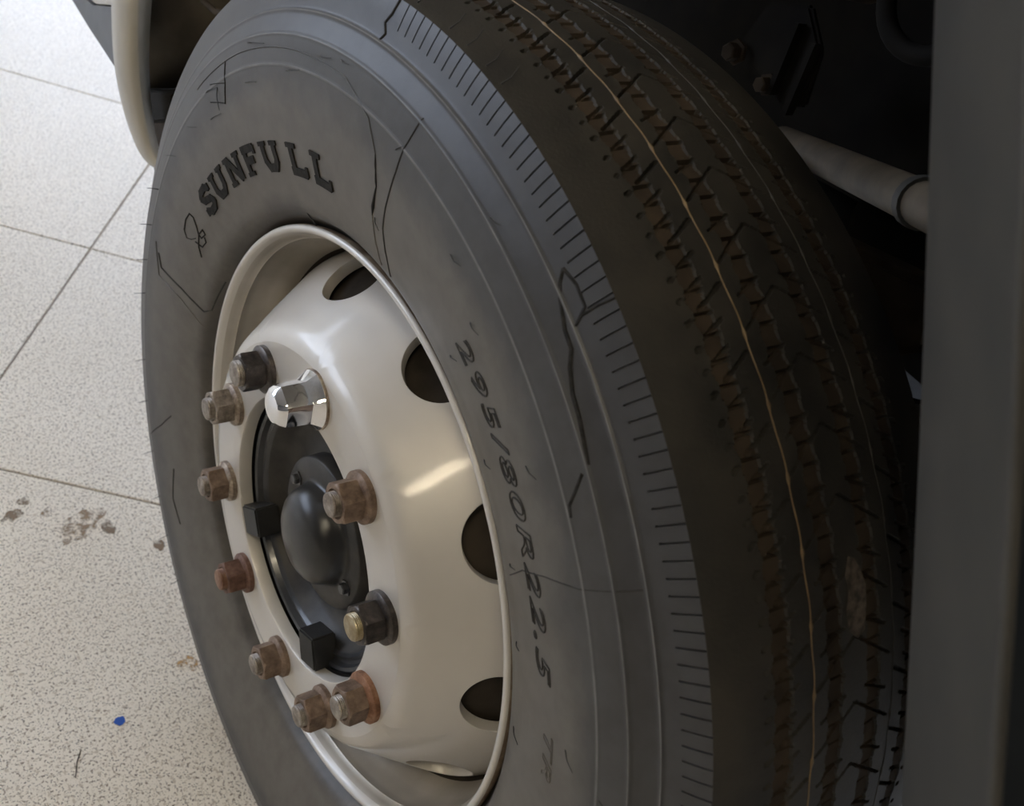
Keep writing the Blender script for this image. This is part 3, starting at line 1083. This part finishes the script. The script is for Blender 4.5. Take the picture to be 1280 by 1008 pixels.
lipA = [(.02, .52, .56), (.005, .655, .40), (0, .6903, .2789), (0, .6831, .2243), (0, .6726, .1682), (0, .6584, .1329), (.01, .6481, .083), (.018, .6335, .0543), (.024, .6143, .0383), (.03, .5923, .0397)]
lipM = [(.03, .49, .55), (.015, .620, .40), (.012, .6445, .2989), (.012, .6489, .2405), (.012, .6397, .1849), (.014, .629, .1378), (.02, .6221, .0975), (.026, .6158, .0645), (.030, .6026, .0453), (.034, .5946, .0405)]
lipB = [(.065, .50, .57), (.050, .655, .41), (.045, .6955, .2806), (.045, .7014, .2186), (.045, .702, .1551), (.045, .690, .1056), (.045, .6707, .0699), (.043, .6422, .0508), (.04, .6123, .0389), (.037, .5918, .0415)]
lipA = [(x - .006, y + .004, z) for x, y, z in lipA]
lipA0 = [(x + .004, y + .022, z) for x, y, z in lipA]
strip('front_fender_lip', [lipA0, lipA, lipM, lipB], .004, [M_CREAM], 'cream painted fender lip ending in a rounded toe')

sL = [(.03, -.215, .77), (.03, -.2632, .6975), (.03, -.2841, .6652), (.03, -.3221, .6088), (.03, -.3844, .5168), (.03, -.4406, .4308), (.03, -.5025, .3354), (.03, -.5289, .2939), (.03, -.575, .22)]
sR = [(-.1, -.335, .778), (-.1, -.3727, .7247), (-.1, -.3872, .7042), (-.1, -.4127, .6685), (-.1, -.4533, .6099), (-.1, -.4903, .5561), (-.1, -.5298, .4952), (-.1, -.547, .4694), (-.1, -.592, .402)]


def mixp(a_, b_, t, off=0.0):
    return [tuple(np.array(p) * (1 - t) + np.array(q) * t + np.array((-.6, .35, .5)) * off) for p, q in zip(a_, b_)]


sB = [(x + .012, y - .018, z + .006) for x, y, z in sL]
strip('rear_arch_flare', [sB, sL, mixp(sL, sR, .04, .0004), mixp(sL, sR, .35, .003), mixp(sL, sR, .7, .003), mixp(sL, sR, .97, .0005), sR], .005, [M_GREYPLASTIC], 'matt grey plastic flare edge close to the camera', 2)

# body side panel with the arch cut out, and a navy skirt below
arch = [(.725, .26), (.72, .42), (.66, .56), (.54, .70), (.38, .80), (.2, .85), (0, .855), (-.12, .83), (-.20, .79), (-.275, .69), (-.33, .61)]
body = prism('body_side_panel', [(1.25, 1.9), (1.25, .26)] + arch + [(-1.8, .61), (-1.8, 1.9)], .052, .078, truck, [M_CREAM])
body['label'] = 'cream body side above the wheel'
skirt = prism('side_skirt', [(-.345, .605), (-.46, .435), (-.515, .345), (-.60, .21), (-.66, .02), (-1.8, .02), (-1.8, .605)], .055, .085, truck, [M_NAVY])
skirt['label'] = 'dark navy side skirt'
bmp = prism('bumper_moulding', [(.680, .130), (.672, .150), (.668, .200), (.676, .2165), (.72, .199), (.79, .1655), (.835, .1615), (.95, .162), (.95, .135), (.80, .133)], .000, .022, truck, [M_BUMPGREY], bevel=.003)
bmp['label'] = 'dark grey bumper moulding ahead of the fender lip'
bmp2 = prism('bumper_side', [(.672, .2185), (.70, .30), (.95, .30), (.95, .1640), (.835, .1640), (.79, .1680), (.72, .2015)], .004, .022, truck, [M_CREAM], bevel=.003)
bmp2['label'] = 'pale bumper side above the grey moulding'

# cab floor over the wheel: it keeps the ceiling light off the tread
cabf = prism('cab_floor', [(1.25, .87), (1.25, .96), (-1.8, .96), (-1.8, .87)], .080, 1.75, truck, [M_UNDER])
# liner of the wheel well (front half), dusty
ln = []
for k in range(13):
    dg = 174.2 - k * 9.0
    ln.append((dg, .752 if dg > 150 else .752 + .09 * min(1, (150 - dg) / 40)))
rowA = [(.040, -r * math.cos(RAD(d)), r * math.sin(RAD(d))) for d, r in ln]
rowB = [(.45, -r * math.cos(RAD(d)), r * math.sin(RAD(d))) for d, r in ln]
o = mesh('wheel_well_liner', rowA + rowB, grid_faces(2, len(rowA)), truck, [M_LINER], 60)
s = o.modifiers.new('solid', 'SOLIDIFY')
s.thickness = .006
s.offset = 0
o['label'] = 'dusty brown wheel well liner'
tube('liner_bead', [(.08, .655, .300), (.075, .640, .262), (.072, .605, .262), (.07, .565, .268), (.07, .52, .285)], .004, truck, [M_UNDERBROWN], 8)
prism('liner_flap', [(.765, .066), (.640, .124), (.640, .088), (.715, .040)], .055, .20, truck, [M_UNDER], bevel=.002)
prism('liner_lower_panel', [(.80, -.02), (.74, .050), (.655, .085), (.66, .02), (.70, -.06)], .075, .24, truck, [M_UNDERBROWN], bevel=.002)

# underbody
rail = prism('chassis_rail', [(1.2, .213), (1.2, .56), (-1.8, .56), (-1.8, .213)], .60, .66, truck, [M_UNDER], bevel=.004)
prism('splash_shield', [(1.2, .555), (1.2, .87), (-1.8, .87), (-1.8, .555)], .58, .59, truck, [M_UNDER])
prism('dark_fill_plate', [(-.262, .350), (-.305, .374), (-.52, .33), (-.52, .115), (-.44, .075), (-.36, .12), (-.29, .20)], .296, .304, truck, [M_UNDER])  # dark plate added so the floor behind the tire stays dark
prism('flap_bracket', [(-.262, .352), (-.276, .356), (-.306, .374), (-.318, .350), (-.292, .322)], .288, .2945, truck, [M_BAND])
axle = bmesh.new()
tube('', [(.20, 0, 0), (.30, 0, -.01), (.40, 0, -.06), (1.35, 0, -.06)], [.085, .075, .06, .06], None, None, 12, 60, False, axle)
from_bm('axle_beam', axle, truck, [M_UNDER], 50)
p0, p1 = Vector((.58, .123, .345)), Vector((.25, -.233, .509))
dirn = (p1 - p0).normalized()
rod = tube('steering_rod', [p0, p0.lerp(p1, .4), p0.lerp(p1, .9), p1 + dirn * .12], .0165, truck, [M_ROD], 20)
rod['label'] = 'tan tube with a grey band behind the tire'
pc = p1 - dirn * .022
tube('band', [pc - dirn * .006, pc + dirn * .006], .0192, rod, [M_BAND], 20)
cyl = tube('brake_chamber', [(.46, .045, .352), (.45, -.02, .366), (.44, -.08, .376), (.435, -.10, .380)], [.020, .022, .024, .016], truck, [M_UNDER], 18)
prism('spring_bracket', [(-.12, .30), (-.21, .33), (-.27, .40), (-.25, .445), (-.14, .42)], .30, .33, truck, [M_UNDERBROWN], bevel=.006)
tube('bracket_disc', [(.36, -.172, .432), (.40, -.172, .432)], .050, truck, [M_UNDER], 28, 40)
hexbolt('bracket_bolt', truck, .445, .134, .445, .016, .014, [M_UNDERBROWN], .2)
hexbolt('bracket_bolt', truck, .445, .080, .437, .014, .014, [M_UNDERBROWN], .5)
prism('hanger_bracket', [(.14, .455), (.105, .440), (.060, .425), (.034, .437), (.045, .49), (.08, .52), (.13, .50)], .452, .462, truck, [M_UNDER], bevel=.003)
for yy, zz in ((.068, .462), (.040, .455)):
    prism('hanger_rib', [(yy, zz - .03), (yy + .006, zz - .032), (yy + .012, zz + .04), (yy + .006, zz + .042)], .440, .452, truck, [M_UNDER])
tube('air_bellows', [(.44, .045, .545), (.44, .045, .550), (.44, .045, .558), (.44, .045, .575), (.44, .045, .592), (.44, .045, .605), (.44, .045, .64)], [.012, .03, .04, .045, .042, .036, .05], truck, [M_UNDERBROWN], 24)
tube('hose', [(.42, -.055 + .045 * math.cos(RAD(q)), .585 + .045 * math.sin(RAD(q))) for q in range(60, 400, 12)], .009, truck, [M_UNDER], 10)

# ------------------------------------------------------------------ marks on the floor


def blob(name, label, cat, cx, cy, rx, ry, m_, z=.0006, rot=0.0, n=40, jag=.25, group=None):
    pts = []
    for q in range(n):
        t = 2 * PI * q / n
        k = 1 + jag * (math.sin(3 * t + cx * 50) * .4 + math.sin(5 * t + cy * 70) * .35 + math.sin(9 * t) * .25)
        x, y = rx * k * math.cos(t), ry * k * math.sin(t)
        pts.append((x * math.cos(rot) - y * math.sin(rot), x * math.sin(rot) + y * math.cos(rot)))
    bm = bmesh.new()
    top = [bm.verts.new((p[0], p[1], z)) for p in pts]
    low = [bm.verts.new((p[0] * 1.02, p[1] * 1.02, .0001)) for p in pts]
    bm.faces.new(top)
    for q in range(n):
        bm.faces.new((low[q], low[(q + 1) % n], top[(q + 1) % n], top[q]))
    o = from_bm(name, bm, None, [m_])
    o.location = (cx, cy, 0)
    o['label'] = label
    o['category'] = cat
    return o


M_STAIN = stain_material('brown_stain', (0.30, 0.21, 0.13), .50, 70)
M_STAIN2 = stain_material('dark_brown_stain', (0.20, 0.14, 0.09), .42, 60)
M_OCHRE = stain_material('ochre_stain', (0.55, 0.33, 0.12), .50, 110)
blob('floor_stain', 'wide speckled brown stain on the tile left of the tire', 'stain', -.091, .486, .040, .022, M_STAIN, rot=.5)
blob('floor_stain', 'small dark brown stain right of the wide speckled one', 'stain', -.054, .469, .010, .014, M_STAIN2)
blob('floor_stain', 'small brown drip at the left edge of the picture by the grout line', 'stain', -.173, .533, .016, .009, M_STAIN2, rot=.4)
blob('floor_stain', 'tiny brown drip just below the grout line', 'stain', -.152, .556, .009, .007, M_STAIN2)
blob('floor_stain', 'faint brown drip above the wide speckled stain', 'stain', -.125, .525, .012, .007, M_STAIN, rot=.4)
blob('floor_stain', 'brown drip at the edge of the tire shadow', 'stain', .004, .412, .008, .010, M_STAIN2)
blob('floor_stain', 'ochre rust stain on the floor close to the tire', 'stain', -.028, .199, .014, .012, M_OCHRE)
blob('paint_fleck', 'small blue paint fleck on the pale speckled floor', 'paint fleck', -.136, .150, .0068, .0062, M_BLUE, z=.0009, jag=.15)
sc_ = tube('floor_scratch', [(-.206, .096, .0005), (-.199, .115, .0005), (-.190, .130, .0005)], .0007, None, [M_NUT_DARK], 6)
sc_['label'] = 'thin dark scratch on the floor at the bottom left'
sc_['category'] = 'scratch'
